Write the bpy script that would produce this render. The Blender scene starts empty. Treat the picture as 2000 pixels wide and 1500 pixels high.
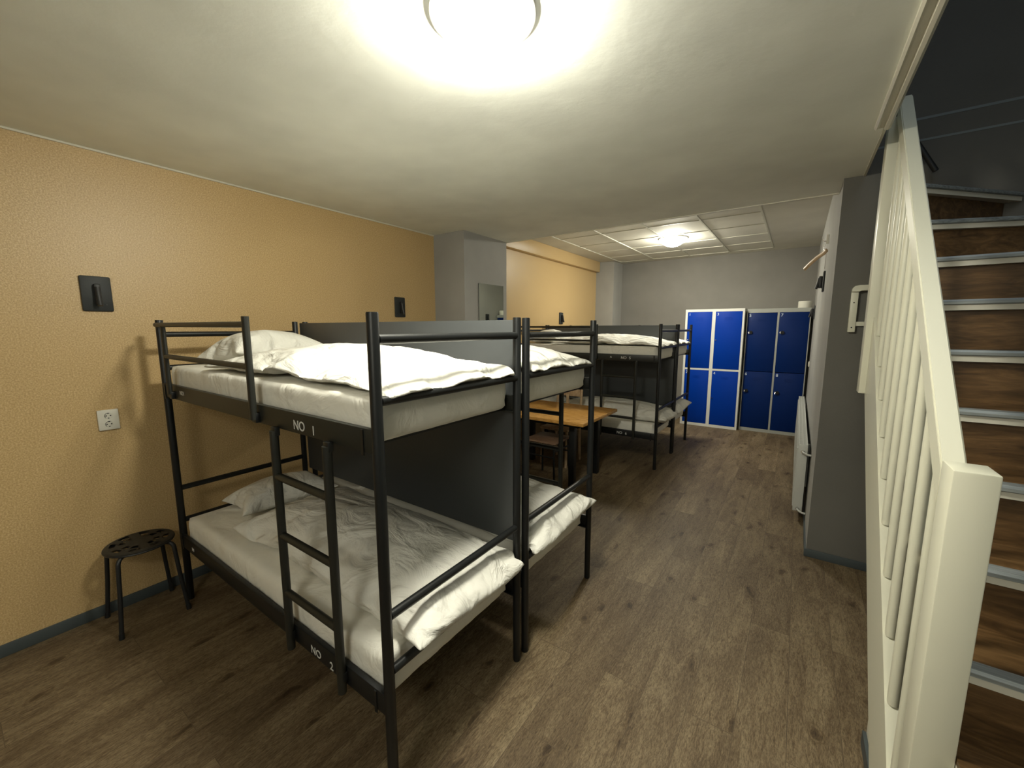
import bpy, bmesh, math, random
from mathutils import Vector, Matrix, noise
random.seed(7)
S = bpy.context.scene
C = S.collection
PI = math.pi

# ------------------------------------------------------------------ camera
CAMX, CAMZ, F = 3.1901, 1.6521, 795.5
YAW, PITCH, ROLL = 0.6099, 0.1359, -0.0010
cy, sy, cp, sp = math.cos(YAW), math.sin(YAW), math.cos(PITCH), math.sin(PITCH)
fwd = Vector((-sy*cp, cy*cp, -sp)); right = Vector((cy, sy, 0)); up = right.cross(fwd)
r2 = math.cos(ROLL)*right + math.sin(ROLL)*up
u2 = -math.sin(ROLL)*right + math.cos(ROLL)*up
cam_data = bpy.data.cameras.new('camera'); cam = bpy.data.objects.new('camera', cam_data); C.objects.link(cam)
cam_data.sensor_fit = 'HORIZONTAL'; cam_data.sensor_width = 36.0; cam_data.lens = F/2000*36.0
cam_data.clip_start = 0.02
M = Matrix(((r2.x, u2.x, -fwd.x, CAMX), (r2.y, u2.y, -fwd.y, 0.0), (r2.z, u2.z, -fwd.z, CAMZ), (0, 0, 0, 1)))
cam.matrix_world = M
S.camera = cam
# ------------------------------------------------------------------ world and exposure
W = bpy.data.worlds.new('world'); S.world = W; W.use_nodes = True
W.node_tree.nodes['Background'].inputs[0].default_value = (0.30, 0.36, 0.42, 1)
W.node_tree.nodes['Background'].inputs[1].default_value = 0.02
vs = S.view_settings
vs.view_transform = 'Standard'; vs.look = 'None'; vs.exposure = 0.22; vs.gamma = 1.0; vs.use_curve_mapping = False
LAMP_NEAR, LAMP_FAR, LAMP_REAR = 178.0, 172.0, 15.0        # emission of the opal ceiling lamps
S.cycles.diffuse_bounces = 8; S.cycles.max_bounces = 14
LAMP_COLOR = (1.0, 0.965, 0.81)

# ------------------------------------------------------------------ materials
def mat(name, color=(.8, .8, .8), rough=.5, metal=0.0, spec=.5):
    m = bpy.data.materials.new(name); m.use_nodes = True
    b = m.node_tree.nodes['Principled BSDF']
    b.inputs['Base Color'].default_value = (*color, 1); b.inputs['Roughness'].default_value = rough
    b.inputs['Metallic'].default_value = metal; b.inputs['Specular IOR Level'].default_value = spec
    return m
def N(m, t, **kw):
    n = m.node_tree.nodes.new(t)
    for k, v in kw.items(): setattr(n, k, v)
    return n
def L(m, a, b): m.node_tree.links.new(a, b)
def coords(m, scale=(1, 1, 1), rot=(0, 0, 0), kind='Object'):
    t = N(m, 'ShaderNodeTexCoord'); mp = N(m, 'ShaderNodeMapping')
    mp.inputs['Scale'].default_value = scale; mp.inputs['Rotation'].default_value = rot
    L(m, t.outputs[kind], mp.inputs['Vector']); return mp.outputs['Vector']
def noise_tex(m, vec, scale, detail=4, rough=.55, dist=0.0):
    n = N(m, 'ShaderNodeTexNoise'); n.inputs['Scale'].default_value = scale; n.inputs['Detail'].default_value = detail
    n.inputs['Roughness'].default_value = rough; n.inputs['Distortion'].default_value = dist
    L(m, vec, n.inputs['Vector']); return n.outputs['Fac']
def ramp(m, fac, stops):
    r = N(m, 'ShaderNodeValToRGB'); e = r.color_ramp.elements
    while len(e) < len(stops): e.new(.5)
    for q, (p, c) in zip(e, stops): q.position = p; q.color = (*c, 1) if len(c) == 3 else c
    L(m, fac, r.inputs['Fac']); return r.outputs['Color']
def mix(m, a, b, fac, mode='MIX'):
    n = N(m, 'ShaderNodeMix', data_type='RGBA', blend_type=mode)
    for s, v in ((n.inputs[6], a), (n.inputs[7], b), (n.inputs[0], fac)):
        if isinstance(v, (int, float)): s.default_value = v
        elif isinstance(v, tuple): s.default_value = (*v, 1)
        else: L(m, v, s)
    return n.outputs[2]
def bump(m, h, strength=.2, dist=.01):
    b = N(m, 'ShaderNodeBump'); b.inputs['Strength'].default_value = strength; b.inputs['Distance'].default_value = dist
    L(m, h, b.inputs['Height']); L(m, b.outputs['Normal'], m.node_tree.nodes['Principled BSDF'].inputs['Normal'])
def base(m, col): L(m, col, m.node_tree.nodes['Principled BSDF'].inputs['Base Color'])
def emit(name, col, s):
    m = bpy.data.materials.new(name); m.use_nodes = True; nt = m.node_tree
    nt.nodes.remove(nt.nodes['Principled BSDF']); e = nt.nodes.new('ShaderNodeEmission')
    e.inputs[0].default_value = (*col, 1); e.inputs[1].default_value = s
    nt.links.new(e.outputs[0], nt.nodes['Material Output'].inputs[0]); return m

# fleecy golden wallpaint with a grain of brighter flecks
m_orange = mat('golden_wallpaper', rough=.38, spec=.55)
v = coords(m_orange)
fl = noise_tex(m_orange, v, 150, 3, .7); big = noise_tex(m_orange, v, 2.2, 3)
c1 = ramp(m_orange, fl, [(.30, (.37, .245, .102)), (.50, (.55, .385, .180)), (.70, (.74, .575, .325))])
base(m_orange, mix(m_orange, c1, (.47, .315, .138), mix(m_orange, (0, 0, 0), (.45, .45, .45), big)))
bump(m_orange, fl, .22, .004)
def plaster(name, col, s=60, st=.12, rough=.75):
    m = mat(name, rough=rough, spec=.3); v = coords(m); a = noise_tex(m, v, s, 4); b = noise_tex(m, v, 1.7, 3)
    dark = tuple(x*.90 for x in col); lite = tuple(min(1, x*1.07) for x in col)
    base(m, ramp(m, b, [(.3, dark), (.7, lite)])); bump(m, a, st, .006); return m
m_ceil = plaster('ceiling_paint', (.90, .925, .87), 14, .25)
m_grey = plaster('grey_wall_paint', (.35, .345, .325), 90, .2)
m_greyF = plaster('grey_wall_paint_dimmed', (.235, .225, .205), 90, .2)  # same paint as the column, its colour darkened to stand for weaker light
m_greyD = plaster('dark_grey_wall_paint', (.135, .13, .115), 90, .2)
m_stairwall = plaster('blue_grey_wall_paint', (.21, .235, .24), 20, .1)
m_backceil = plaster('back_ceiling_board', (.60, .58, .51), 40, .1)
m_trim = mat('cream_gloss_paint', (.62, .60, .50), .35)
m_skirt = mat('blue_grey_skirting', (.055, .068, .072), .5)

# floor: weathered oak planks running down the room
m_floor = mat('weathered_oak_planks', rough=.55, spec=.3)
v = coords(m_floor, rot=(0, 0, PI/2))
br = N(m_floor, 'ShaderNodeTexBrick'); br.offset = .37; br.offset_frequency = 2
for k, q in (('Scale', 1), ('Mortar Size', .0016), ('Mortar Smooth', .3), ('Bias', 0), ('Brick Width', 1.25), ('Row Height', .182)): br.inputs[k].default_value = q
br.inputs['Color1'].default_value = (0, 0, 0, 1); br.inputs['Color2'].default_value = (1, 1, 1, 1); br.inputs['Mortar'].default_value = (.5, .5, .5, 1)
L(m_floor, v, br.inputs['Vector'])
sv = N(m_floor, 'ShaderNodeVectorMath', operation='MULTIPLY_ADD')         # shift the grain per plank
L(m_floor, br.outputs['Color'], sv.inputs[0]); sv.inputs[1].default_value = (7, 3, 5)
L(m_floor, coords(m_floor), sv.inputs[2])
def stretched(scale):
    mp = N(m_floor, 'ShaderNodeMapping'); mp.inputs['Scale'].default_value = scale; L(m_floor, sv.outputs[0], mp.inputs['Vector']); return mp.outputs['Vector']
g1 = noise_tex(m_floor, stretched((6, 1.0, 1)), 2.0, 6, .55, .9)          # broad streaks
g2 = noise_tex(m_floor, stretched((120, 26, 1)), 2.0, 5, .75, .6)          # fine flaky grain
g3 = noise_tex(m_floor, stretched((1.8, .7, 1)), 1.6, 3, .5, .4)           # blotches
g4 = noise_tex(m_floor, stretched((26, 4.0, 1)), 2.0, 5, .62, 2.2)         # wandering cracks
wood = ramp(m_floor, g1, [(.25, (.135, .105, .070)), (.46, (.205, .168, .118)), (.62, (.250, .212, .152)), (.82, (.31, .27, .20))])
wood = mix(m_floor, wood, ramp(m_floor, g2, [(.38, (.50, .47, .43)), (.51, (.98, .98, .98)), (.64, (1.35, 1.35, 1.32))]), .9, 'MULTIPLY')
wood = mix(m_floor, wood, ramp(m_floor, g4, [(.40, (.60, .55, .50)), (.475, (1, 1, 1)), (.50, (.72, .68, .62)), (.525, (1, 1, 1))]), .8, 'MULTIPLY')
wood = mix(m_floor, wood, ramp(m_floor, g3, [(.34, (.68, .64, .60)), (.62, (1.08, 1.08, 1.06))]), .8, 'MULTIPLY')
def knots(sx, sy, r0, amount):
    global wood
    wv = N(m_floor, 'ShaderNodeTexNoise'); wv.inputs['Scale'].default_value = 7; wv.inputs['Detail'].default_value = 3; L(m_floor, sv.outputs[0], wv.inputs['Vector'])
    ad = N(m_floor, 'ShaderNodeVectorMath', operation='MULTIPLY_ADD'); L(m_floor, wv.outputs['Color'], ad.inputs[0]); ad.inputs[1].default_value = (.35, .35, 0); L(m_floor, stretched((sx, sy, 1)), ad.inputs[2])
    vo = N(m_floor, 'ShaderNodeTexVoronoi', voronoi_dimensions='2D'); vo.inputs['Scale'].default_value = 1.0; L(m_floor, ad.outputs[0], vo.inputs['Vector'])
    wood = mix(m_floor, wood, ramp(m_floor, vo.outputs['Distance'], [(.0, (.22, .18, .14)), (r0*.45, (.50, .45, .40)), (r0*.62, (.95, .93, .9)), (r0*.75, (.70, .66, .6)), (r0, (1, 1, 1))]), amount, 'MULTIPLY')
knots(3.6, 1.6, .12, .9)
knots(9.5, 3.7, .06, .4)
wood = mix(m_floor, wood, ramp(m_floor, br.outputs['Color'], [(0, (.84, .82, .80)), (1, (1.08, 1.08, 1.06))]), 1.0, 'MULTIPLY')
wood = mix(m_floor, wood, (.05, .04, .03), mix(m_floor, (0, 0, 0), (.5, .5, .5), br.outputs['Fac']))
wood = mix(m_floor, wood, (.82, .75, .65), 1.0, 'MULTIPLY')
base(m_floor, wood); bump(m_floor, g2, .12, .003)

def woodmat(name, dark, mid, lite, scale, rough=.4):
    m = mat(name, rough=rough); v = coords(m, scale=scale); g = noise_tex(m, v, 2.0, 6, .6, 1.5)
    h = noise_tex(m, coords(m, scale=tuple(s*4 for s in scale)), 2.0, 4, .6)
    c = ramp(m, g, [(.3, dark), (.5, mid), (.72, lite)])
    base(m, mix(m, c, ramp(m, h, [(.3, (.75, .72, .7)), (.7, (1.08, 1.08, 1.08))]), .7, 'MULTIPLY')); bump(m, g, .05, .002); return m
m_tread = woodmat('oak_laminate_stair', (.050, .026, .009), (.11, .060, .022), (.185, .105, .042), (2.2, 14, 14))
m_table = woodmat('honey_oak_tabletop', (.42, .20, .04), (.62, .33, .085), (.72, .42, .13), (3, 16, 16), .25)
m_seat = woodmat('brown_plywood_seat', (.13, .075, .045), (.22, .135, .085), (.30, .20, .13), (3, 12, 12), .3)
m_tan = woodmat('tan_beech', (.42, .29, .17), (.55, .40, .25), (.62, .48, .32), (8, 8, 3), .4)
m_steel = mat('black_lacquered_steel', (.0075, .0085, .009), .40, 0, .42)
v = coords(m_steel); h = noise_tex(m_steel, v, 45, 3); bump(m_steel, h, .06, .002)
m_steelside = mat('dark_olive_steel', (.013, .014, .011), .45)
v = coords(m_steelside); h = noise_tex(m_steelside, v, 45, 3); bump(m_steelside, h, .06, .002)
m_panel = mat('anthracite_board', (.060, .065, .068), .42, 0, .5)
v = coords(m_panel); h = noise_tex(m_panel, v, 300, 2); bump(m_panel, h, .04, .001)
m_white = mat('white_cotton_sheet', (.76, .745, .68), .85, 0, .2)
v = coords(m_white, scale=(2.6, 2.6, 2.2), rot=(0, .5, .4)); h = noise_tex(m_white, v, 2.0, 4, .5, 1.0); bump(m_white, h, .7, .035)
m_duvet = mat('white_cotton_duvet', (.72, .71, .655), .85, 0, .2)
v = coords(m_duvet, scale=(2.2, 3.6, 3), rot=(0, 0, .35)); h = noise_tex(m_duvet, v, 2.0, 5, .48, .9); bump(m_duvet, h, .9, .055)
m_newel = mat('cream_gloss_wood', (.66, .65, .53), .35); v = coords(m_newel); h = noise_tex(m_newel, v, 22, 3); bump(m_newel, h, .05, .003)
m_alu = mat('scuffed_aluminium', (.30, .33, .335), .55, .5); v = coords(m_alu, scale=(1, 30, 30)); h = noise_tex(m_alu, v, 3, 5)
base(m_alu, ramp(m_alu, h, [(.3, (.19, .21, .215)), (.6, (.36, .39, .395))]))
m_edge = mat('white_tread_edge', (.60, .58, .50), .5)
m_blue = mat('cobalt_blue_enamel', (.0005, .037, .33), .45, 0, .12); m_blueD = mat('navy_blue_enamel', (.0008, .016, .105), .45, 0, .15)
for q in (m_blue, m_blueD):
    v = coords(q); h = noise_tex(q, v, 6, 2); bump(q, h, .03, .01)
m_lwhite = mat('white_locker_steel', (.72, .72, .68), .4); m_lgrey = mat('light_grey_locker_steel', (.36, .37, .34), .4)
m_chrome = mat('chrome', (.75, .75, .75), .15, 1.0)
m_rad = mat('white_radiator_enamel', (.52, .53, .50), .35)
m_mirror = mat('mirror_glass', (.50, .53, .48), .02, 1.0)
m_plastic = mat('white_plastic', (.70, .68, .60), .4); m_black = mat('black_plastic', (.012, .013, .014), .45)
m_pad = mat('charcoal_rubber_plate', (.022, .026, .027), .55)
m_paint = mat('white_stencil_paint', (.62, .62, .60), .6); m_num = mat('white_number_sticker', (.62, .70, .80), .5)
m_paper = mat('white_tissue_paper', (.75, .74, .66), .9); m_dark = mat('dark_recess', (.004, .004, .004), .8)
for q, sc in ((m_trim, 25), (m_skirt, 30), (m_edge, 40), (m_lwhite, 15), (m_lgrey, 15), (m_rad, 25), (m_plastic, 30), (m_black, 60), (m_pad, 120), (m_paint, 200), (m_num, 100), (m_paper, 60), (m_dark, 50)):
    v = coords(q); h = noise_tex(q, v, sc, 3); bump(q, h, .05, .002)
m_collar = emit('thick_opal_glass_collar', LAMP_COLOR, 1.15)
m_lampN = emit('lit_opal_glass_near', LAMP_COLOR, LAMP_NEAR); m_lampR = emit('added_lamp_glow_rear', LAMP_COLOR, LAMP_REAR); m_lampF = emit('lit_opal_glass_far', LAMP_COLOR, LAMP_FAR)

# ------------------------------------------------------------------ mesh helpers
def bx(bm, x0, x1, y0, y1, z0, z1, bev=0.0):
    v = [bm.verts.new((x, y, z)) for x in (x0, x1) for y in (y0, y1) for z in (z0, z1)]
    fs = [bm.faces.new([v[i] for i in q]) for q in ((0, 1, 3, 2), (4, 6, 7, 5), (0, 4, 5, 1), (2, 3, 7, 6), (0, 2, 6, 4), (1, 5, 7, 3))]
    if bev > 0:
        ed = {e for f in fs for e in f.edges}
        bmesh.ops.bevel(bm, geom=list(ed), offset=bev, segments=2, affect='EDGES', profile=.5)
def tube(bm, pts, r, seg=14, caps=True, flat=None):
    pts = [Vector(p) for p in pts]; rings = []
    d0 = (pts[1]-pts[0]).normalized(); ref = Vector((0, 0, 1)) if abs(d0.z) < .9 else Vector((1, 0, 0))
    n = d0.cross(ref).normalized()
    for i, p in enumerate(pts):
        d = ((pts[min(i+1, len(pts)-1)]-p).normalized()+(p-pts[max(i-1, 0)]).normalized())
        d = d.normalized() if d.length > 1e-6 else d0
        n = (n-d*n.dot(d)).normalized(); b = d.cross(n)
        ra, rb = (r, r) if flat is None else flat
        rings.append([bm.verts.new(p+n*ra*math.cos(2*PI*k/seg)+b*rb*math.sin(2*PI*k/seg)) for k in range(seg)])
    for a, b in zip(rings, rings[1:]):
        for k in range(seg): bm.faces.new((a[k], a[(k+1) % seg], b[(k+1) % seg], b[k]))
    if caps: bm.faces.new(rings[0][::-1]); bm.faces.new(rings[-1])
def prism(bm, poly, x0, x1, axis='x'):
    def P(a, b, t): return (t, a, b) if axis == 'x' else ((a, t, b) if axis == 'y' else (a, b, t))
    A = [bm.verts.new(P(a, b, x0)) for a, b in poly]; B = [bm.verts.new(P(a, b, x1)) for a, b in poly]; n = len(poly)
    bm.faces.new(A); bm.faces.new(B[::-1])
    for i in range(n): bm.faces.new((A[i], B[i], B[(i+1) % n], A[(i+1) % n]))
def lathe(bm, prof, cx, cy, seg=40):
    rings = []
    for r, z in prof:
        rings.append([bm.verts.new((cx+r*math.cos(2*PI*k/seg), cy+r*math.sin(2*PI*k/seg), z)) for k in range(seg)] if r > 1e-5 else [bm.verts.new((cx, cy, z))])
    for a, b in zip(rings, rings[1:]):
        for k in range(seg):
            q = [a[k % len(a)], a[(k+1) % len(a)], b[(k+1) % len(b)], b[k % len(b)]]; q2 = []
            for t in q:
                if t not in q2: q2.append(t)
            if len(q2) > 2: bm.faces.new(q2)
def obj(name, bm, m, parent=None, smooth=False, angle=.6):
    bmesh.ops.recalc_face_normals(bm, faces=bm.faces[:])
    me = bpy.data.meshes.new(name); bm.to_mesh(me); bm.free(); me.materials.append(m)
    if smooth:
        me.polygons.foreach_set('use_smooth', [True]*len(me.polygons)); me.set_sharp_from_angle(angle=angle)
    o = bpy.data.objects.new(name, me); C.objects.link(o)
    if parent is not None: o.parent = parent
    return o
def B(name, m, parent, *boxes, bev=0.0):
    bm = bmesh.new()
    for b in boxes: bx(bm, *b, bev=bev)
    return obj(name, bm, m, parent, smooth=bev > 0)
def T(name, m, parent, pts, r, seg=14, flat=None):
    bm = bmesh.new(); tube(bm, pts, r, seg, flat=flat); return obj(name, bm, m, parent, True)
def thing(name, label, cat, loc=(0, 0, 0), rz=0.0, group=None):
    o = bpy.data.objects.new(name, None); C.objects.link(o); o.location = loc; o.rotation_euler = (0, 0, rz)
    o.empty_display_size = .1; o['label'] = label; o['category'] = cat
    if group: o['group'] = group
    return o
def tag(o, label, cat, group=None):
    o['label'] = label; o['category'] = cat
    if group: o['group'] = group
    return o
def struct(name, bm, m, **k):
    o = obj(name, bm, m, None, **k); o['kind'] = 'structure'; return o
def SB(name, m, *boxes, bev=0.0):
    o = B(name, m, None, *boxes, bev=bev); o['kind'] = 'structure'; return o
def text(name, body, size, loc, rot, m, parent, ext=.0006, sx=1.0):
    cu = bpy.data.curves.new(name, 'FONT'); cu.body = body; cu.size = size; cu.extrude = ext; cu.align_x = 'LEFT'
    cu.offset = .0004
    t = bpy.data.objects.new(name+'_source', cu); C.objects.link(t); bpy.context.view_layer.update()
    me = bpy.data.meshes.new_from_object(t); bpy.data.objects.remove(t); bpy.data.curves.remove(cu)
    me.materials.clear(); me.materials.append(m); me.name = name
    o = bpy.data.objects.new(name, me); C.objects.link(o); o.location = loc; o.rotation_euler = rot; o.scale = (sx, 1, 1)
    o.parent = parent; return o
def copy_tree(o, parent=None):
    c = o.copy(); C.objects.link(c); c.parent = parent
    for ch in list(o.children): copy_tree(ch, c)
    return c

# ------------------------------------------------------------------ soft goods, simulated before anything else stands
def bag(L_, W_, nx, ny, th=.008, rnd=0.0, z=0.0, wav=0.0, seed=0):
    vs_, fs_, top, bot = [], [], {}, {}
    for i in range(nx+1):
        for j in range(ny+1):
            x = -L_/2+L_*i/nx; y = -W_/2+W_*j/ny
            w = wav*noise.noise(Vector((x*3.1+seed, y*4.3, seed)))
            if i in (0, nx) or j in (0, ny): top[i, j] = bot[i, j] = len(vs_); vs_.append((x, y, z+w))
            else:
                top[i, j] = len(vs_); vs_.append((x, y, z+th+w)); bot[i, j] = len(vs_); vs_.append((x, y, z-th+w))
    for i in range(nx):
        for j in range(ny):
            fs_.append((top[i, j], top[i+1, j], top[i+1, j+1], top[i, j+1])); fs_.append((bot[i, j], bot[i, j+1], bot[i+1, j+1], bot[i+1, j]))
    me = bpy.data.meshes.new('bag'); me.from_pydata(vs_, [], fs_); me.update()
    o = bpy.data.objects.new('bag', me); C.objects.link(o); return o
def run_cloth(o, frames, colliders, **kw):
    m = o.modifiers.new('cloth', 'CLOTH'); s = m.settings
    s.quality = kw.get('q', 7); s.mass = kw.get('mass', .15); st = kw.get('stiff', 12)
    s.tension_stiffness = s.compression_stiffness = st; s.shear_stiffness = kw.get('shear', 4); s.bending_stiffness = kw.get('bend', .15)
    s.air_damping = kw.get('air', 3); s.shrink_min = kw.get('grow', 0.0)
    s.use_pressure = True; s.uniform_pressure_force = kw.get('press', 3)
    s.effector_weights.gravity = kw.get('grav', 1.0)
    cs = m.collision_settings; cs.use_collision = bool(colliders); cs.distance_min = .004; cs.collision_quality = 3
    m.point_cache.frame_start = 1; m.point_cache.frame_end = frames+2
    for c in colliders:
        c.modifiers.new('collision', 'COLLISION'); c.collision.thickness_outer = .004; c.collision.cloth_friction = 20
    for f in range(1, frames+1): S.frame_set(f)
    dg = bpy.context.evaluated_depsgraph_get(); me = bpy.data.meshes.new_from_object(o.evaluated_get(dg), depsgraph=dg)
    for q in [o]+list(colliders): bpy.data.objects.remove(q)
    S.frame_set(1)
    bm = bmesh.new(); bm.from_mesh(me)
    bmesh.ops.recalc_face_normals(bm, faces=bm.faces[:]); bm.to_mesh(me); bm.free()
    me.polygons.foreach_set('use_smooth', [True]*len(me.polygons)); return me
def collider_box(*a):
    bm = bmesh.new(); bx(bm, *a, bev=.02); bmesh.ops.triangulate(bm, faces=bm.faces[:])
    return obj('collider', bm, m_white)
MX, MY, MT = 1.865, .735, .155                     # mattress length, width, thickness (local origin at its head-near top corner)
pillow_me = run_cloth(bag(.50, .64, 30, 38, wav=.004), 34, [], press=4.2, grav=0.0, stiff=15, bend=.12, air=6)
pillow_me.name = 'pillow'
for v_ in pillow_me.vertices:                      # a pillow lies flat on its underside
    if v_.co.z < 0: v_.co.z *= .42
pillow_me.materials.clear(); pillow_me.materials.append(m_duvet)
def make_duvet(seed, x0, x1, y0, y1, press, grow):
    o = bag(x1-x0, y1-y0, 62, 34, z=0, wav=.035, seed=seed)
    for v_ in o.data.vertices:
        v_.co.x += (x0+x1)/2; v_.co.y += (y0+y1)/2; v_.co.z += .075
        if v_.co.x > MX-.05: v_.co.z -= (v_.co.x-MX+.05)*.5
    cols = [collider_box(0, MX, -.005, MY+.01, -MT, 0), collider_box(-.3, MX+.3, .757, .80, -.5, .5)]
    bm = bmesh.new(); tube(bm, [(MX+.030, -.02, -.030), (MX+.030, .78, -.030)], .014, 10); cols.append(obj('collider', bm, m_white))
    me = run_cloth(o, 50, cols, press=press, stiff=6, bend=.02, shear=2, air=1.5, grow=grow, mass=.02, q=9)
    me.name = 'duvet'; me.materials.clear(); me.materials.append(m_duvet); return me
duvetA = make_duvet(3, .54, 1.835, .072, .722, 1.3, -.16)
duvetB = make_duvet(11, .56, 1.90, .10, .725, 1.6, -.14)

def soft(name, me, loc, rot=(0, 0, 0), scale=(1, 1, 1), sub=1):
    o = bpy.data.objects.new(name, me); C.objects.link(o); o.location = loc; o.rotation_euler = rot; o.scale = scale
    if sub: s = o.modifiers.new('subdivision', 'SUBSURF'); s.levels = s.render_levels = sub
    return o
# fitted mattress: rounded slab with a few pulled folds in its side
def mattress_mesh():
    bm = bmesh.new(); nx, ny, R_ = 90, 36, .05
    cols_, nz = [], 8
    def corner(x, y):            # round the plan corners
        cx_ = min(max(x, R_), MX-R_); cy_ = min(max(y, R_), MY-R_); d = Vector((x-cx_, y-cy_))
        if x != cx_ and y != cy_:
            k = R_/max(d.length, 1e-6) if d.length > R_ else 1; return cx_+d.x*k, cy_+d.y*k
        return x, y
    per = [(MX*i/nx, 0) for i in range(nx)]+[(MX, MY*j/ny) for j in range(ny)]+[(MX*(nx-i)/nx, MY) for i in range(nx)]+[(0, MY*(ny-j)/ny) for j in range(ny)]
    prof = [(.035, 0.0), (.014, -.006), (.004, -.022), (0, -.045), (-.003, -.08), (0, -.115), (.006, -.14), (.02, -MT)]
    rings = []
    for ins, z in prof:
        ring = []
        for x, y in per:
            x, y = corner(x, y); c = Vector((MX/2, MY/2)); px_ = min(max(x, ins), MX-ins); py_ = min(max(y, ins), MY-ins)
            t = x*5.5+y*5.5+z*9
            w = .006*noise.noise(Vector((t*1.6, z*6, 3)))+.004*noise.noise(Vector((t*6, z*4, 9)))
            if ins >= 0 and z < -.01:
                if y < .06: py_ += w
                elif y > MY-.06: py_ -= w
                if x > MX-.06: px_ -= abs(w)
            ring.append(bm.verts.new((px_, py_, z)))
        rings.append(ring)
    n = len(per)
    for a, b in zip(rings, rings[1:]):
        for k in range(n): bm.faces.new((a[k], a[(k+1) % n], b[(k+1) % n], b[k]))
    # top as strips between the two long sides
    top = rings[0]; near = top[0:nx+1]; far = [top[(2*nx+ny-i) % n] for i in range(nx+1)]
    grid = []
    for i in range(nx+1):
        col = [near[i]]
        for j in range(1, ny):
            if i == 0: col.append(top[(n-j) % n]); continue
            if i == nx: col.append(top[nx+j]); continue
            p = near[i].co.lerp(far[i].co, j/ny); p.z += .004*noise.noise(Vector((p.x*3, p.y*7, 1)))
            col.append(bm.verts.new(p))
        col.append(far[i]); grid.append(col)
    for i in range(nx):
        for j in range(ny):
            q = [grid[i][j], grid[i+1][j], grid[i+1][j+1], grid[i][j+1]]
            if len(set(q)) == 4:
                try: bm.faces.new(q)
                except ValueError: pass
    bm.faces.new(rings[-1])
    bmesh.ops.remove_doubles(bm, verts=bm.verts[:], dist=.0005)
    bmesh.ops.recalc_face_normals(bm, faces=bm.faces[:])
    me = bpy.data.meshes.new('mattress'); bm.to_mesh(me); bm.free(); me.materials.append(m_white)
    me.polygons.foreach_set('use_smooth', [True]*len(me.polygons)); me.set_sharp_from_angle(angle=1.2); return me
mattress_me = mattress_mesh()

# ------------------------------------------------------------------ the room
HC, HB = 2.609, 2.885            # low ceiling, back ceiling
XR, YP, YF = 3.354, 3.516, 7.906 # right wall plane, pillar face, far wall
YE = 3.862                       # edge of the low ceiling
XS0, XS1 = 3.464, 4.45           # stair opening
SB('floor', m_floor, (-.3, 4.6, -2.2, 8.1, -.1, 0))
SB('ceiling', m_ceil, (-.2, XS0, -2.2, YP, HC, HC+.25), (XS0, 4.6, -2.2, .25, HC, HC+.25), (-.2, XR, YP, YE, HC, HC+.25))
SB('ceiling_back', m_backceil, (-.2, 3.5, YE, 8.1, HB, HB+.1))
SB('trim_1', m_trim, (.41, XR-.002, YE-.012, YE+.004, HC-.008, HC+.02))
bm = bmesh.new()
prism(bm, [(3.412, HC), (3.412, HC-.014), (3.420, HC-.020), (3.428, HC-.014), (3.446, HC-.014), (3.450, HC-.024), (3.462, HC-.028), (3.472, HC-.020), (3.472, HC+.12), (3.4645, HC+.12), (3.4645, HC)], .2, 2.72, 'y')
struct('trim_2', bm, m_trim)
SB('trim_3', m_trim, (3.450, 3.462, 2.72, YP, HC-.006, HC-.0002))
SB('wall_left', m_orange, (-.2, 0, -2.2, 3.2, 0, HC))
SB('wall_left_back', m_orange, (-.2, -.06, 3.2, 7.46, 0, HB))
SB('trim_4', m_orange, (-.06, .02, YE, 7.44, 2.70, HB), bev=.003)
SB('trim_5', m_trim, (0, .009, -2, 3.143, HC-.010, HC))
SB('wall_column', m_grey, (-.06, .416, 3.143, YE, 0, HC))
SB('wall_corner_column', m_grey, (-.2, .29, 7.46, 8.0, 0, HB))
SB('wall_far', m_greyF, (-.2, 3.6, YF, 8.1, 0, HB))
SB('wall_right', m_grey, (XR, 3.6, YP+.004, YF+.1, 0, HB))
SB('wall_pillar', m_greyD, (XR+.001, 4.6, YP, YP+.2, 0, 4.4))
SB('wall_stair', m_stairwall, (4.45, 4.6, -2.2, YP, 0, 4.4))
SB('wall_behind', m_grey, (-.2, 4.6, -2.3, -2.2, 0, 4.4))
SB('wall_stairwell', m_stairwall, (3.40, XS0, .25, YP, HC+.25, 4.4), (XS0, 4.45, .15, .25, HC+.25, 4.4))
SB('ceiling_stairwell', m_stairwall, (3.4, 4.6, .1, 3.7, 4.4, 4.5))
SB('baseboard_left', m_skirt, (0, .012, -2.2, 3.143, 0, .065), bev=.003)
SB('baseboard_column', m_skirt, (.0, .416, 3.131, 3.143, 0, .065), (.416, .428, 3.131, YE, 0, .065))
SB('baseboard_pillar', m_skirt, (XR-.010, 3.9, YP-.012, YP, 0, .058), bev=.002)
SB('baseboard_far', m_skirt, (.29, 1.6, YF-.012, YF, 0, .06))
SB('baseboard_right', m_skirt, (XR-.010, XR, YP, 7.40, 0, .058))
SB('wall_under_stair', m_trim, (3.533, 3.60, 1.0, 1.969, .0, .30))
SB('baseboard_stair', m_skirt, (3.520, 3.532, 1.0, 1.969, 0, .06))
# faint bluish fill light added out of view at the stairwell top
al = bpy.data.lights.new('stairwell_fill', 'AREA'); al.energy = 8; al.shape = 'RECTANGLE'; al.size = .8; al.size_y = 1.6; al.color = (.82, .92, 1.0)
ao = bpy.data.objects.new('stairwell_fill', al); C.objects.link(ao); ao.location = (3.95, 1.4, 4.3)
# stairwell ledge on the end wall
SB('trim_6', m_stairwall, (XR+.11, 4.45, YP-.0015, YP, 2.750, 2.762), (XR+.11, 4.45, YP-.0015, YP, 2.870, 2.884))
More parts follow.
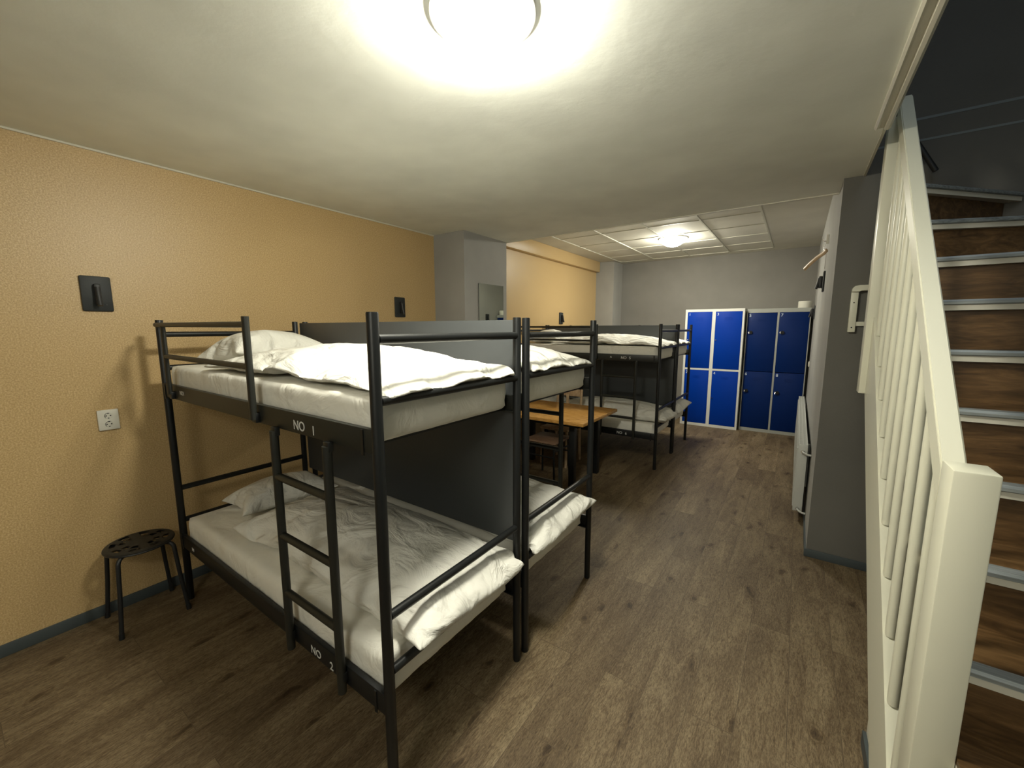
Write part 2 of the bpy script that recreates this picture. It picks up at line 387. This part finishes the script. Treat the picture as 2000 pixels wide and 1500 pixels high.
# suspended ceiling grid in the back room
gx = [.35, .955, 1.56, 2.165, 2.77]; gy = [4.06, 4.66, 5.26, 5.86, 6.46, 7.06, 7.64]
bars = [(x-.010, x+.010, gy[0], gy[-1], HB-.010, HB) for x in gx]
bars += [(gx[0]+.010, gx[-1]-.010, y-.007, y+.007, HB-.006, HB) for y in gy]
m_bar = mat('ceiling_grid_bar', (.55, .54, .46), .4); v = coords(m_bar); bump(m_bar, noise_tex(m_bar, v, 30), .03, .002)
SB('ceiling_grid', m_bar, *bars)

# ------------------------------------------------------------------ ceiling lamps
def lamp(x, y, z, r, m, label):
    t = thing('ceiling_lamp', label, 'lamp', (x, y, z), group='round opal ceiling lamps')
    bm = bmesh.new(); lathe(bm, [(0, 0), (r*.99, 0), (r, -.003), (r, -.004), (0, -.004)], 0, 0, 56); obj('lamp_base', bm, m_plastic, t, True)
    bm = bmesh.new(); lathe(bm, [(r*.985, -.0042), (r, -.006), (r, -.013), (r*.990, -.0165), (r*.965, -.0165), (r*.965, -.0042), (r*.985, -.0042)], 0, 0, 56); obj('glass_collar', bm, m_collar, t, True)
    bm = bmesh.new(); prof = [(r*.960, -.0120)]
    for k in range(0, 13):
        a = math.radians(60)*(1-k/12); Rs = r*.960/math.sin(math.radians(60)); prof.append((Rs*math.sin(a) if k < 12 else 0, -.0120-Rs*(math.cos(a)-math.cos(math.radians(60)))))
    lathe(bm, prof, 0, 0, 56); obj('lamp_shade', bm, m, t, True)
    return t
lamp(2.322, 1.088, HC, .162, m_lampN, 'large glowing round opal lamp on the low front ceiling')
lamp(3.10, -1.45, HC, .48, m_lampR, 'unseen, added extra wide glowing opal lamp on the low ceiling behind the viewer, above the free floor')  # added out of view to light the camera-facing bed sides; widened for softer shadows
lamp(1.665, 6.08, HB, .185, m_lampF, 'glowing round opal lamp on the tiled ceiling of the back room')

# ------------------------------------------------------------------ bunk beds
BL, BW, BH, PR = 1.92, .76, 1.70, .0185
RZ = (1.62, 1.43, .71, .51)
def make_bed(label, lad, panel=False, ladder_side=0, guard_side=0, marks=None):
    t = thing('bunk_bed', label, 'bunk bed', group='black metal bunk beds')
    for x in (0, BL):
        for y in (0, BW):
            bm = bmesh.new(); lathe(bm, [(0, 0), (PR*.9, 0), (PR, .006), (PR, BH-.004), (PR*.93, BH), (0, BH)], x, y, 20); obj('post', bm, m_steel, t, True)
    for x in (0, BL):
        for z in RZ: T('end_rail', m_steel, t, [(x, PR*.8, z), (x, BW-PR*.8, z)], .0158)
    for z0, z1 in ((1.268, 1.345), (.355, .432)):
        B('side_rail', m_steelside if z0 > 1 else m_steel, t, (PR*.5, BL-PR*.5, -.016, .004, z0, z1), (PR*.5, BL-PR*.5, .004, .022, z0, z0+.006), bev=.002)
        B('side_rail', m_steelside if z0 > 1 else m_steel, t, (PR*.5, BL-PR*.5, BW-.004, BW+.016, z0, z1), (PR*.5, BL-PR*.5, BW-.022, BW-.004, z0, z0+.006), bev=.002)
        bm = bmesh.new()
        for k in range(14): bx(bm, .08+k*.132, .14+k*.132, .006, BW-.006, z0+.0065, z0+.018)
        obj('slat_base', bm, m_steel, t)
        for x in (.03, BL-.06):                     # joint covers where rail meets post
            B('rail_bracket', m_steel, t, (x, x+.012, -.020, -.0165, z0-.01, z1-.004))
    ys = -.034 if ladder_side == 0 else BW+.034
    dy = 1 if ladder_side == 0 else -1
    xa, xb = lad
    l = T('ladder', m_steelside, t, [(xa, ys, .335), (xa, ys, 1.262)], .0158)
    T('ladder_upright', m_steelside, l, [(xb, ys, .335), (xb, ys, 1.262)], .0158)
    for x in (xa, xb):
        for z in (1.262, .40): B('ladder_hook', m_steel, l, (x-.016, x+.016, min(ys-dy*.004, ys+dy*.016), max(ys-dy*.004, ys+dy*.016), z-.02, z+.014), bev=.002)
    for z in (1.08, .835, .59): T('rung', m_steelside, l, [(xa+.008, ys, z), (xb-.008, ys, z)], .0145)
    gs = -.034 if guard_side == 0 else BW+.034
    g = T('guard_rail', m_steelside, t, [(.052, gs*.8, 1.672), (.075, gs, 1.672), (1.165, gs, 1.668)], .0125)
    T('guard_rail_bar', m_steelside, g, [(.19, gs, 1.505), (1.165, gs, 1.500)], .0125)
    T('guard_rail_post', m_steelside, g, [(.18, gs, 1.30), (.18, gs, 1.672)], .0145, flat=(.011, .017))
    T('guard_rail_post', m_steelside, g, [(1.165, gs, 1.285), (1.165, gs, 1.70)], .0155, flat=(.013, .018))
    for x in (.18, 1.165): B('guard_clamp', m_steel, g, (x-.018, x+.018, min(gs, gs+.030 if guard_side == 0 else gs-.030), max(gs, gs+.030 if guard_side == 0 else gs-.030), 1.272, 1.312) if guard_side == 0 else (x-.018, x+.018, BW+.017, gs, 1.272, 1.312), bev=.002)
    if panel:
        o = B('divider_panel', m_panel, t, (.03, BL-.022, BW+.0165, BW+.0315, .62, 1.69), bev=.0015); o['label'] = 'smooth anthracite board'
    for (s, x, z, sz) in (marks or []): text('number_marking', s, sz, (x, -.0172, z), (PI/2, 0, 0), m_paint, t)
    return t
A0 = (.233, .763, 0); G = .8
bedA = make_bed('black bunk bed nearest the camera with ladder marked NO 1 and NO 2', (1.327, 1.690), panel=True,
                marks=[('NO', 1.446, 1.283, .050), ('1', 1.570, 1.279, .048), ('NO1', .27, 1.302, .030), ('NO', 1.452, .368, .046), ('2', 1.585, .362, .046), ('N1', .18, .382, .026)])
bedA.location = A0
bedB = make_bed('second black bunk bed, right behind the nearest one and its anthracite board', (1.327, 1.690), ladder_side=1, guard_side=1)
bedB.location = (.233, 1.597, 0)
bedC = make_bed('black bunk bed beyond the wooden table, marked NO 5 and NO 6', (1.25, 1.665), panel=True,
                marks=[('NO', 1.475, 1.290, .044), ('5', 1.575, 1.290, .044), ('^', 1.34, 1.285, .05), ('NO', 1.455, .375, .044), ('6', 1.56, .375, .044)])
bedC.location = (-.004, 4.745, 0)
bedD = make_bed('farthest black bunk bed, in front of the blue lockers', (1.327, 1.690), ladder_side=1, guard_side=1)
bedD.location = (-.004, 5.560, 0)
ZU, ZL = 1.287+MT, .374+MT
def bedding(bx0, by0, who, pl, du, side=1):
    for z, dm, pz, nm in ((ZU, duvetA, 0, 'upper'), (ZL, duvetB, 1, 'lower')):
        ox, oy = bx0+.026, by0+.012
        tag(soft('mattress', mattress_me, (ox, oy, z), sub=0), f'white sheeted mattress on the {nm} bunk of the {who}', 'mattress', 'white sheeted mattresses')
        rot, sc, (px_, py_) = pl[pz]
        tag(soft('pillow', pillow_me, (ox+px_, oy+py_, z+.060), rot, sc), f'white pillow on the {nm} bunk of the {who}', 'pillow', 'white pillows')
        o = soft('duvet', dm, (ox, oy, z+.003))
        if side < 0: o.scale = (1, -1, 1); o.location.y = oy+MY
        tag(o, f'rumpled white duvet on the {nm} bunk of the {who}', 'duvet', 'white duvets')
bedding(.233, .763, 'bunk bed nearest the camera', [((.0, -.10, .10), (1.0, .97, 1.05), (.25, .42)), ((.02, -.06, -.10), (.93, .95, .85), (.25, .44))], None)
bedding(.233, 1.597, 'second bunk bed, behind the anthracite board', [((0, -.05, -.05), (1, .95, .9), (.25, .36)), ((0, -.03, .06), (.95, .95, .8), (.25, .36))], None, -1)
bedding(-.004, 4.745, 'bunk bed beyond the table', [((0, -.08, .04), (1, .95, 1.0), (.25, .38)), ((0, -.04, .02), (.95, .95, .8), (.25, .36))], None)
bedding(-.004, 5.560, 'farthest bunk bed', [((0, -.05, -.04), (1, .95, .9), (.25, .36)), ((0, -.03, .0), (.95, .95, .8), (.25, .36))], None, -1)

# ------------------------------------------------------------------ stool by the left wall
def stool():
    t = thing('stool', 'low round black metal stool between the orange wall and the nearest bunk bed', 'stool', (.19, .572, 0))
    bm = bmesh.new(); R_ = .152; n = 64
    # seat plate with punched slots (left open), built as a polar grid
    radii = [0, .022, .05, .062, .090, .102, .128, .140, R_]
    holes = set()
    for k in range(n):
        for ri, (a, b) in enumerate(zip(radii, radii[1:])):
            ang = (k+.5)/n*2*PI
            if ri in (3, ) and (k % 16) in (3, 4, 5, 6, 9, 10, 11, 12): holes.add((ri, k))
            if ri in (5, ) and (k % 8) in (2, 3, 4, 5): holes.add((ri, k))
    for z in (.450, .440):
        rg = []
        for r in radii: rg.append([bm.verts.new((0, 0, z))] if r == 0 else [bm.verts.new((r*math.cos(2*PI*k/n), r*math.sin(2*PI*k/n), z-(.004 if r == R_ and z > .445 else 0))) for k in range(n)])
        if z > .445: topr = rg
        for ri in range(len(radii)-1):
            for k in range(n):
                if (ri, k) in holes: continue
                a, b = rg[ri], rg[ri+1]
                if len(a) == 1: bm.faces.new((a[0], b[k], b[(k+1) % n]))
                else: bm.faces.new((a[k], b[k], b[(k+1) % n], a[(k+1) % n]))
    for k in range(n): bm.faces.new((topr[-1][k], rg[-1][k], rg[-1][(k+1) % n], topr[-1][(k+1) % n]))
    obj('seat', bm, m_black, t, True)
    bm = bmesh.new(); tube(bm, [(R_*.99*math.cos(a), R_*.99*math.sin(a), .438) for a in [2*PI*k/48 for k in range(49)]], .006, 8, caps=False); obj('seat_rim', bm, m_black, t, True)
    for a in (PI*.25, PI*.75, PI*1.25, PI*1.75):
        c, s = math.cos(a), math.sin(a)
        pts = [(c*.03, s*.03, .428)]+[(c*(.135+.035*math.sin(q)), s*(.135+.035*math.sin(q)), .393+.035*math.cos(q)) for q in (0, .4, .8, 1.2, 1.5)]+[(c*.185, s*.185, .22), (c*.208, s*.208, .018)]
        l = T('leg', m_black, t, pts, .0105)
        T('foot_cap', m_black, l, [(c*.207, s*.207, .030), (c*.210, s*.210, 0)], .0125)
    return t
stool()

# ------------------------------------------------------------------ table, seats
def table():
    t = thing('table', 'square honey coloured wooden table between the bunk beds, on black legs', 'table', (.99, 3.955, 0))
    bm = bmesh.new(); bx(bm, -.55, .58, -.45, .45, .712, .745, bev=.003); obj('tabletop', bm, m_table, t, True)
    B('table_frame', m_steel, t, (-.48, .50, -.36, -.33, .672, .712), (-.48, .50, .33, .36, .672, .712), (-.48, -.45, -.33, .33, .672, .712), (.47, .50, -.33, .33, .672, .712))
    for x in (-.46, .40):
        for y in (-.30, .30): B('leg', m_steel, t, (x-.03, x+.03, y-.03, y+.03, 0, .672), bev=.003)
    return t
table()
def wood_stool():
    t = thing('wooden_stool', 'brown wooden seat on black metal legs, tucked under the near side of the table', 'stool', (1.02, 3.80, 0))
    bm = bmesh.new(); bx(bm, -.19, .19, -.19, .19, .445, .468, bev=.008); obj('seat', bm, m_seat, t, True)
    for x in (-.16, .16):
        for y in (-.16, .16): T('leg', m_steel, t, [(x, y, .445), (x*1.1, y*1.1, 0)], .011)
    for x in (-.163, .163): T('stretcher', m_steel, t, [(x, -.163, .36), (x, .163, .36)], .008)
    for y in (-.168, .168): T('stretcher', m_steel, t, [(-.165, y, .30), (.165, y, .30)], .008)
    return t
wood_stool()
def chair():
    t = thing('dining_chair', 'tan wooden chair pushed in at the far side of the table', 'chair', (.86, 4.40, 0))
    bm = bmesh.new(); bx(bm, -.19, .19, -.20, .18, .435, .462, bev=.006); obj('seat', bm, m_tan, t, True)
    for x in (-.165, .165):
        T('leg', m_tan, t, [(x, -.17, .435), (x*1.02, -.19, 0)], .016)
        T('back_post', m_tan, t, [(x, .19, 0), (x, .175, .45), (x, .225, .90)], .016)
    B('backrest', m_tan, t, (-.15, .15, .205, .222, .80, .89), bev=.004)
    B('back_slat', m_tan, t, (-.035, .0, .192, .204, .455, .82), bev=.003)
    return t
chair()

# ------------------------------------------------------------------ wall fittings
def wall_light(loc, label, rz=0.0):
    # plate lies in the wall, arm tips out; local +x points away from the wall
    t = thing('wall_light', label, 'wall light', loc, rz, 'black wall lights')
    bm = bmesh.new(); bx(bm, .0, .016, -.062, .062, -.095, .095, bev=.008); obj('back_plate', bm, m_pad, t, True)
    l = B('arm', m_black, t, (.016, .046, -.013, .013, -.060, .052), bev=.006)
    T('head', m_black, l, [(.062, 0, -.066), (.050, 0, -.02), (.040, 0, .035)], .012)
    for y in (-.034, .034): T('screw', m_black, t, [(.015, y, -.058), (.0195, y, -.058)], .004, 10)
    return t
wall_light((0, .566, 1.842), 'square black wall light high on the orange wall above the round stool')
w = wall_light((0, 2.662, 1.855), 'black wall light on the orange wall beside the grey column'); w.rotation_euler.z = 0
wall_light((-.06, 6.06, 1.815), 'small black wall light on the orange wall above the far bunk beds')
wall_light((XR, 4.96, 2.09), 'black wall light on the grey right wall below the clothes hanger', PI)
wall_light((XR, 7.19, 1.87), 'black wall light on the right wall beside the top of the navy lockers', PI)
def outlet():
    t = thing('double_socket', 'white double wall socket on the orange wall beside the bunk bed', 'socket', (0, .545, 1.139))
    bm = bmesh.new(); bx(bm, 0, .014, -.044, .044, -.058, .058, bev=.004); obj('frame', bm, m_plastic, t, True)
    for z in (-.024, .024):
        bm = bmesh.new(); n = 28; zc = z
        R1, R2 = .019, .0155
        a = [bm.verts.new((.0145, R1*math.cos(2*PI*k/n), zc+R1*math.sin(2*PI*k/n))) for k in range(n)]
        b = [bm.verts.new((.0155, R2*math.cos(2*PI*k/n), zc+R2*math.sin(2*PI*k/n))) for k in range(n)]
        c = [bm.verts.new((.0142, R2*.97*math.cos(2*PI*k/n), zc+R2*.97*math.sin(2*PI*k/n))) for k in range(n)]
        for k in range(n):
            bm.faces.new((a[k], a[(k+1) % n], b[(k+1) % n], b[k])); bm.faces.new((b[k], b[(k+1) % n], c[(k+1) % n], c[k]))
        s = obj('socket_ring', bm, m_plastic, t, True)
        B('earth_contact', m_dark, s, (.0142, .0165, -.003, .003, zc+.0115, zc+.0155), (.0142, .0165, -.003, .003, zc-.0155, zc-.0115))
        B('socket_hole', m_dark, s, (.0142, .0158, -.012, -.0065, zc-.0028, zc+.0028), (.0142, .0158, .0065, .012, zc-.0028, zc+.0028))
        bm = bmesh.new(); pts = [(.0160, .0158*math.cos(q), zc+.0158*math.sin(q)) for q in [PI*.35+k*PI*.9/14 for k in range(15)]]
        tube(bm, pts, .0011, 6); obj('socket_groove', bm, m_dark, s, True)
    return t
outlet()
mr = thing('mirror', 'frameless mirror on the side of the grey column reflecting the lockers', 'mirror', (.416, 3.575, 1.60))
B('mirror_back', m_dark, mr, (0, .004, -.215, .215, -.52, .52))
B('mirror_glass', m_mirror, mr, (.004, .008, -.215, .215, -.52, .52))
# switch on the right wall
sw = thing('wall_switch', 'small white switch on the right wall beside the lockers', 'switch', (XR, 7.34, 1.13), PI)
B('switch_plate', m_plastic, sw, (0, .012, -.04, .04, -.04, .04), bev=.003); B('switch_rocker', m_plastic, sw, (.012, .017, -.025, .025, -.03, .03), bev=.002)
# coat hook and hanger
hk = thing('coat_hook', 'small white backed chrome coat hook high on the right wall', 'hook', (XR, 4.875, 2.46), PI)
T('hook_plate', m_plastic, hk, [(.006, 0, .045), (.006, 0, -.035)], .012, flat=(.007, .014))
T('hook_arm', m_chrome, hk, [(.004, 0, .0), (.02, 0, -.012), (.036, 0, -.008), (.042, 0, .012)], .0045)
hg = thing('clothes_hanger', 'wooden clothes hanger dangling from the chrome hook on the right wall', 'hanger', (XR-.030, 4.875, 2.447), 0)
T('hanger_hook', m_chrome, hg, [(-.008, 0, .0), (0, 0, .008), (.010, 0, .0), (.008, 0, -.025), (0, 0, -.05), (0, 0, -.105)], .002, 8)
bm = bmesh.new(); tube(bm, [(.018, -.03, -.085), (.0, 0, -.105), (-.045, .04, -.135), (-.10, .10, -.185), (-.135, .14, -.225)], .012, 12, flat=(.012, .020)); obj('hanger_arm', bm, m_tan, hg, True)
T('trouser_bar', m_chrome, hg, [(.018, -.03, -.09), (.018, -.02, -.16), (.018, .0, -.25)], .0018, 8)

# ------------------------------------------------------------------ radiator
rd = thing('radiator', 'long white panel radiator low on the right wall', 'radiator', (0, 0, 0))
RX0, RX1, RY0, RY1, RZ0, RZ1 = 3.262, 3.328, 4.14, 7.16, .085, .675
bm = bmesh.new(); bx(bm, RX0, RX0+.014, RY0+.006, RY1-.006, RZ0, RZ1-.012)
for k in range(58):
    y = RY0+.05+k*.0515
    if y < RY1-.04: bx(bm, RX0-.006, RX0, y-.014, y+.014, RZ0+.03, RZ1-.04)
obj('front_panel', bm, m_rad, rd)
B('rear_panel', m_rad, rd, (RX1-.014, RX1, RY0+.006, RY1-.006, RZ0, RZ1-.012))
B('side_cover', m_rad, rd, (RX0, RX1, RY0, RY0+.005, RZ0+.005, RZ1), bev=.002); B('side_cover', m_rad, rd, (RX0, RX1, RY1-.005, RY1, RZ0+.005, RZ1))
gr = [(RX0, RX0+.010, RY0+.006, RY1-.006, RZ1-.011, RZ1), (RX1-.010, RX1, RY0+.006, RY1-.006, RZ1-.011, RZ1), ((RX0+RX1)/2-.004, (RX0+RX1)/2+.004, RY0+.006, RY1-.006, RZ1-.011, RZ1)]
gr += [(RX0+.010, RX1-.010, RY0+.01+k*.03, RY0+.028+k*.03, RZ1-.008, RZ1-.002) for k in range(100) if RY0+.03+k*.03 < RY1-.01]
B('top_grille', m_rad, rd, *gr)
B('wall_bracket', m_rad, rd, (RX1, XR-.0005, 4.5, 4.53, .2, .6), (RX1, XR-.0005, 6.7, 6.73, .2, .6))
for z, dz in ((RZ1-.055, 0), (RZ0+.03, 0)):
    p = T('pipe', m_rad, rd, [((RX0+RX1)/2, RY0+.004, z), ((RX0+RX1)/2, RY0-.03, z), ((RX0+RX1)/2+.012, RY0-.055, z-.004), ((RX0+RX1)/2+.032, RY0-.065, z-.01), (XR-.002, RY0-.068, z-.012)], .0085, 12)
    T('valve', m_chrome, p, [((RX0+RX1)/2, RY0-.001, z), ((RX0+RX1)/2, RY0-.028, z)], .014, 12)

# ------------------------------------------------------------------ lockers
def lockers(x0, x1, yf, H_, frame, door, cols_, rows, nums, label, depth, handles):
    t = thing('locker', label, 'locker', ((x0+x1)/2, yf+depth/2, 0), 0, 'blue lockers at the far wall'); ox, oy = (x0+x1)/2, yf+depth/2
    def Q(a): return (a[0]-ox, a[1]-ox, a[2]-oy, a[3]-oy, a[4], a[5])
    bs = [(x0, x0+.004, yf+.02, yf+depth, .0, H_), (x1-.004, x1, yf+.02, yf+depth, 0, H_), (x0+.004, x1-.004, yf+.02, yf+depth, H_-.004, H_), (x0+.004, x1-.004, yf+depth-.004, yf+depth, 0, H_-.004), (x0+.004, x1-.004, yf+.022, yf+depth-.004, .0, .03)]
    B('carcass', frame, t, *[Q(b) for b in bs])
    ex = [x0]; 
    fr = []
    zs = [r for r in rows]
    xs_ = [x0]+[v for c in cols_ for v in c]+[x1]
    for i in range(0, len(xs_), 2): fr.append((xs_[i], xs_[i+1], yf, yf+.02, 0, H_))
    for c in cols_:
        zz = [0]+[v for r in rows for v in r]+[H_]
        for i in range(0, len(zz), 2):
            if zz[i+1]-zz[i] > .012: fr.append((c[0], c[1], yf, yf+.02, zz[i], zz[i+1]))
    B('front_frame', frame, t, *[Q(b) for b in fr])
    k = 0
    for ci, c in enumerate(cols_):
        for ri, r in enumerate(sorted(rows, reverse=True)):
            d = B('door', door, t, Q((c[0]+.002, c[1]-.002, yf+.001, yf+.018, r[0]+.002, r[1]-.002)), bev=.0015)
            slots = [Q(((c[0]+c[1])/2-.055, (c[0]+c[1])/2+.055, yf-.0008, yf+.0012, r[1]-.10-q*.018, r[1]-.095-q*.018)) for q in range(3)]
            B('vent_slot', m_dark if False else door, d, *slots)
            hx, hz = c[0]+handles[0], handles[1][ri]
            cx_ = hx-ox
            bm = bmesh.new(); tube(bm, [(cx_, yf-oy+.001, hz), (cx_, yf-oy-.012, hz)], handles[2]*.55, 18); obj('lock', bm, m_chrome, d, True)
            if handles[2] > .02:
                T('lock_knob', m_dark, d, [(cx_+.026, yf-oy+.001, hz), (cx_+.026, yf-oy-.016, hz)], .024, 18)
                T('padlock_shackle', m_chrome, d, [(cx_, yf-oy-.014, hz), (cx_-.006, yf-oy-.024, hz-.02), (cx_+.006, yf-oy-.024, hz-.02), (cx_+.002, yf-oy-.014, hz)], .003, 8)
            n_ = nums[k]; k += 1
            text('number_sticker', n_, .062, (c[0]+.018-ox, yf-oy+.0004, r[1]-.062), (PI/2, 0, 0), m_num, d)
    for x in (x0+.02, x1-.05): B('foot', frame, t, Q((x, x+.03, yf+.05, yf+.08, 0, .0005)))
    return t
lockers(1.600, 2.474, 7.406, 1.960, m_lwhite, m_blue, [(1.634, 2.012), (2.062, 2.446)], [(.045, .955), (.985, 1.918)], ['1', '2', '3', '4'],
        'white framed steel locker cabinet with four bright cobalt blue doors', .46, (.022, (1.46, .50), .016))
lockers(2.498, 3.320, 7.500, 1.950, m_lgrey, m_blueD, [(2.510, 2.905), (2.930, 3.308)], [(.050, .966), (.972, 1.890)], ['5', '6', '7', '8'],
        'grey framed steel locker cabinet with dark navy doors beside the right wall', .40, (.030, (1.585, .655), .026))
pr_ = thing('paper_roll', 'thick white paper roll standing on top of the navy locker cabinet', 'paper roll', (3.236, 7.62, 1.950))
bm = bmesh.new(); lathe(bm, [(.02, 0), (.084, 0), (.086, .004), (.086, .096), (.084, .10), (.02, .10), (.02, 0)], 0, 0, 40); obj('paper', bm, m_paper, pr_, True)
bm = bmesh.new(); lathe(bm, [(.0195, .001), (.0195, .101), (.017, .101), (.017, .001), (.0195, .001)], 0, 0, 24); obj('core', bm, m_seat, pr_, True)

# ------------------------------------------------------------------ staircase
MS = 1.009; X0 = 3.5214
st = thing('staircase', 'steep boxed staircase with brown wood treads, white nosings and cream balustrade', 'staircase', (0, 0, 0))
YT0, ZT0, RR = 1.476, .7244, .2
NX1 = 4.448
def tread(yl, yr, z, xl=3.562, xr_=NX1, back=.30, yb=None):
    # nosing front line from (xl, yl) to (xr_, yr); z = underside height of the white edge
    yb0, yb1 = (yl+back, yr+back) if yb is None else yb
    bm = bmesh.new()
    prism(bm, [(xl, yl), (xr_, yr), (xr_, min(yb1, 3.514)), (xl, min(yb0, 3.514))], z, z+.022, 'z'); e = obj('tread', bm, m_edge, st)
    bm = bmesh.new(); d = .004
    prism(bm, [(xl, yl+.012), (xr_, yr+.012), (xr_, min(yb1, 3.514)), (xl, min(yb0, 3.514))], z+.0222, z+.040, 'z'); obj('tread_covering', bm, m_tread, e)
    bm = bmesh.new()
    A = Vector((xl, yl)); D = (Vector((xr_, yr))-A).normalized(); nrm = Vector((D.y, -D.x))
    if nrm.y > 0: nrm = -nrm
    def ring(p): return [bm.verts.new((p.x+nrm.x*a, p.y+nrm.y*a, z+b)) for a, b in ((.004, .0225), (.010, .026), (.010, .036), (.004, .044), (-.034, .0445), (-.034, .0405), (-.011, .040), (-.011, .0225))]
    a, b = ring(A), ring(Vector((xr_, yr)))
    for k in range(8): bm.faces.new((a[k], a[(k+1) % 8], b[(k+1) % 8], b[k]))
    bm.faces.new(a); bm.faces.new(b[::-1]); obj('nosing', bm, m_alu, e)
def riser(yl, yr, z0, z1, xl=3.562, xr_=NX1):
    bm = bmesh.new(); prism(bm, [(xl, yl), (xr_, yr), (xr_, yr+.012), (xl, yl+.012)], z0, z1, 'z'); obj('riser', bm, m_tread, st)
g_ = RR/MS
for i in range(-3, 7):
    y = YT0+i*g_; z = ZT0+i*RR; xl = 3.562 if i > 0 else 3.604
    tread(y, y, z, xl=xl, back=g_+.03)
    riser(y+.030, y+.030, max(0.0, z-RR+.0402), z-.0002, xl=xl)
W7 = (2.835, 3.27, ZT0+7*RR); W8 = (2.93, ZT0+8*RR)
# winders turning left round the upper newel
yR7 = 2.80+(NX1-3.562)*.42
tread(2.80, yR7, ZT0+7*RR, back=.3, yb=(3.1, 3.514)); riser(2.83, yR7+.03, ZT0+6*RR+.0402, ZT0+7*RR-.0002)
x8 = 4.16; y8l = 2.90
bm = bmesh.new()
tread(y8l, 3.50, ZT0+8*RR+.012, xr_=x8-.03, yb=(3.51, 3.512)); riser(y8l+.03, 3.512, ZT0+7*RR+.0402, ZT0+8*RR+.0118, xr_=x8-.09)
# outer string
bm = bmesh.new()
zt = lambda y: -1.3184+MS*y
zb = lambda y: -1.7492+MS*y
prism(bm, [(1.40, .0), (1.40, zt(1.40)), (3.02, zt(3.02)), (3.02, zb(3.02)), (1.7492/MS, 0)], X0, 3.5612, 'x'); obj('stringer', bm, m_newel, st)
# newels
bm = bmesh.new(); bx(bm, X0, 3.603, 1.385, 1.480, 0, 1.312, bev=.004); obj('newel_post', bm, m_newel, st, True)
bm = bmesh.new(); bx(bm, 3.493, 3.583, 3.0, 3.09, 1.285, 2.735, bev=.004); obj('newel_post', bm, m_newel, st, True)
# handrail (square section, left face flush with the string)
zr = lambda y: -.2026+MS*y
bm = bmesh.new(); hh = .105
prism(bm, [(1.478, zr(1.478)), (3.002, zr(3.002)), (3.002, zr(3.002)-hh), (1.478, zr(1.478)-hh)], X0, X0+.050, 'x')
bmesh.ops.bevel(bm, geom=bm.edges[:], offset=.004, segments=2, affect='EDGES'); obj('handrail', bm, m_newel, st, True)
for k in range(10):
    y = 1.567+k*.149
    T('baluster', m_newel, st, [(X0+.022, y, zt(y)-.006), (X0+.022, y, zr(y)-hh+.006)], .0165, 18)
# inner wall string on the right
bm = bmesh.new(); prism(bm, [(1.3, ZT0-.25), (1.3, ZT0-.03), (2.75, ZT0-.03+1.45*MS), (2.75, ZT0-.25+1.45*MS)], NX1-.0005, 4.4499, 'x'); obj('wall_string', bm, m_newel, st)

# bracket on the pillar and dark handrail stub in the stairwell
bk = thing('wall_bracket', 'cream painted wooden bracket on the dark pillar behind the balustrade', 'bracket', (3.47, YP, 1.76))
B('bracket_board', m_newel, bk, (-.018, .020, -.030, 0, -.135, .125), bev=.003)
bm = bmesh.new(); pts = [(-.018, .125), (-.016, .145), (-.004, .160), (.02, .165), (.085, .165), (.085, .130), (.03, .130), (.020, .124)]
prism(bm, pts, -.045, 0, 'y'); obj('bracket_arm', bm, m_newel, bk)
B('bracket_rung', m_newel, bk, (.020, .085, -.022, -.004, -.095, -.068))
for z in (.055, -.105): T('screw', m_dark, bk, [(.0, -.0295, z), (.0, -.0315, z)], .004, 10)
hr = thing('wall_handrail', 'dark handrail stub on the stairwell wall above the winding steps', 'handrail', (3.66, YP, 2.62))
T('rail', m_black, hr, [(-.06, -.05, .23), (.02, -.05, .10), (.11, -.05, -.065)], .014)
T('rail_mount', m_black, hr, [(.02, -.05, .10), (.02, 0, .10)], .007)
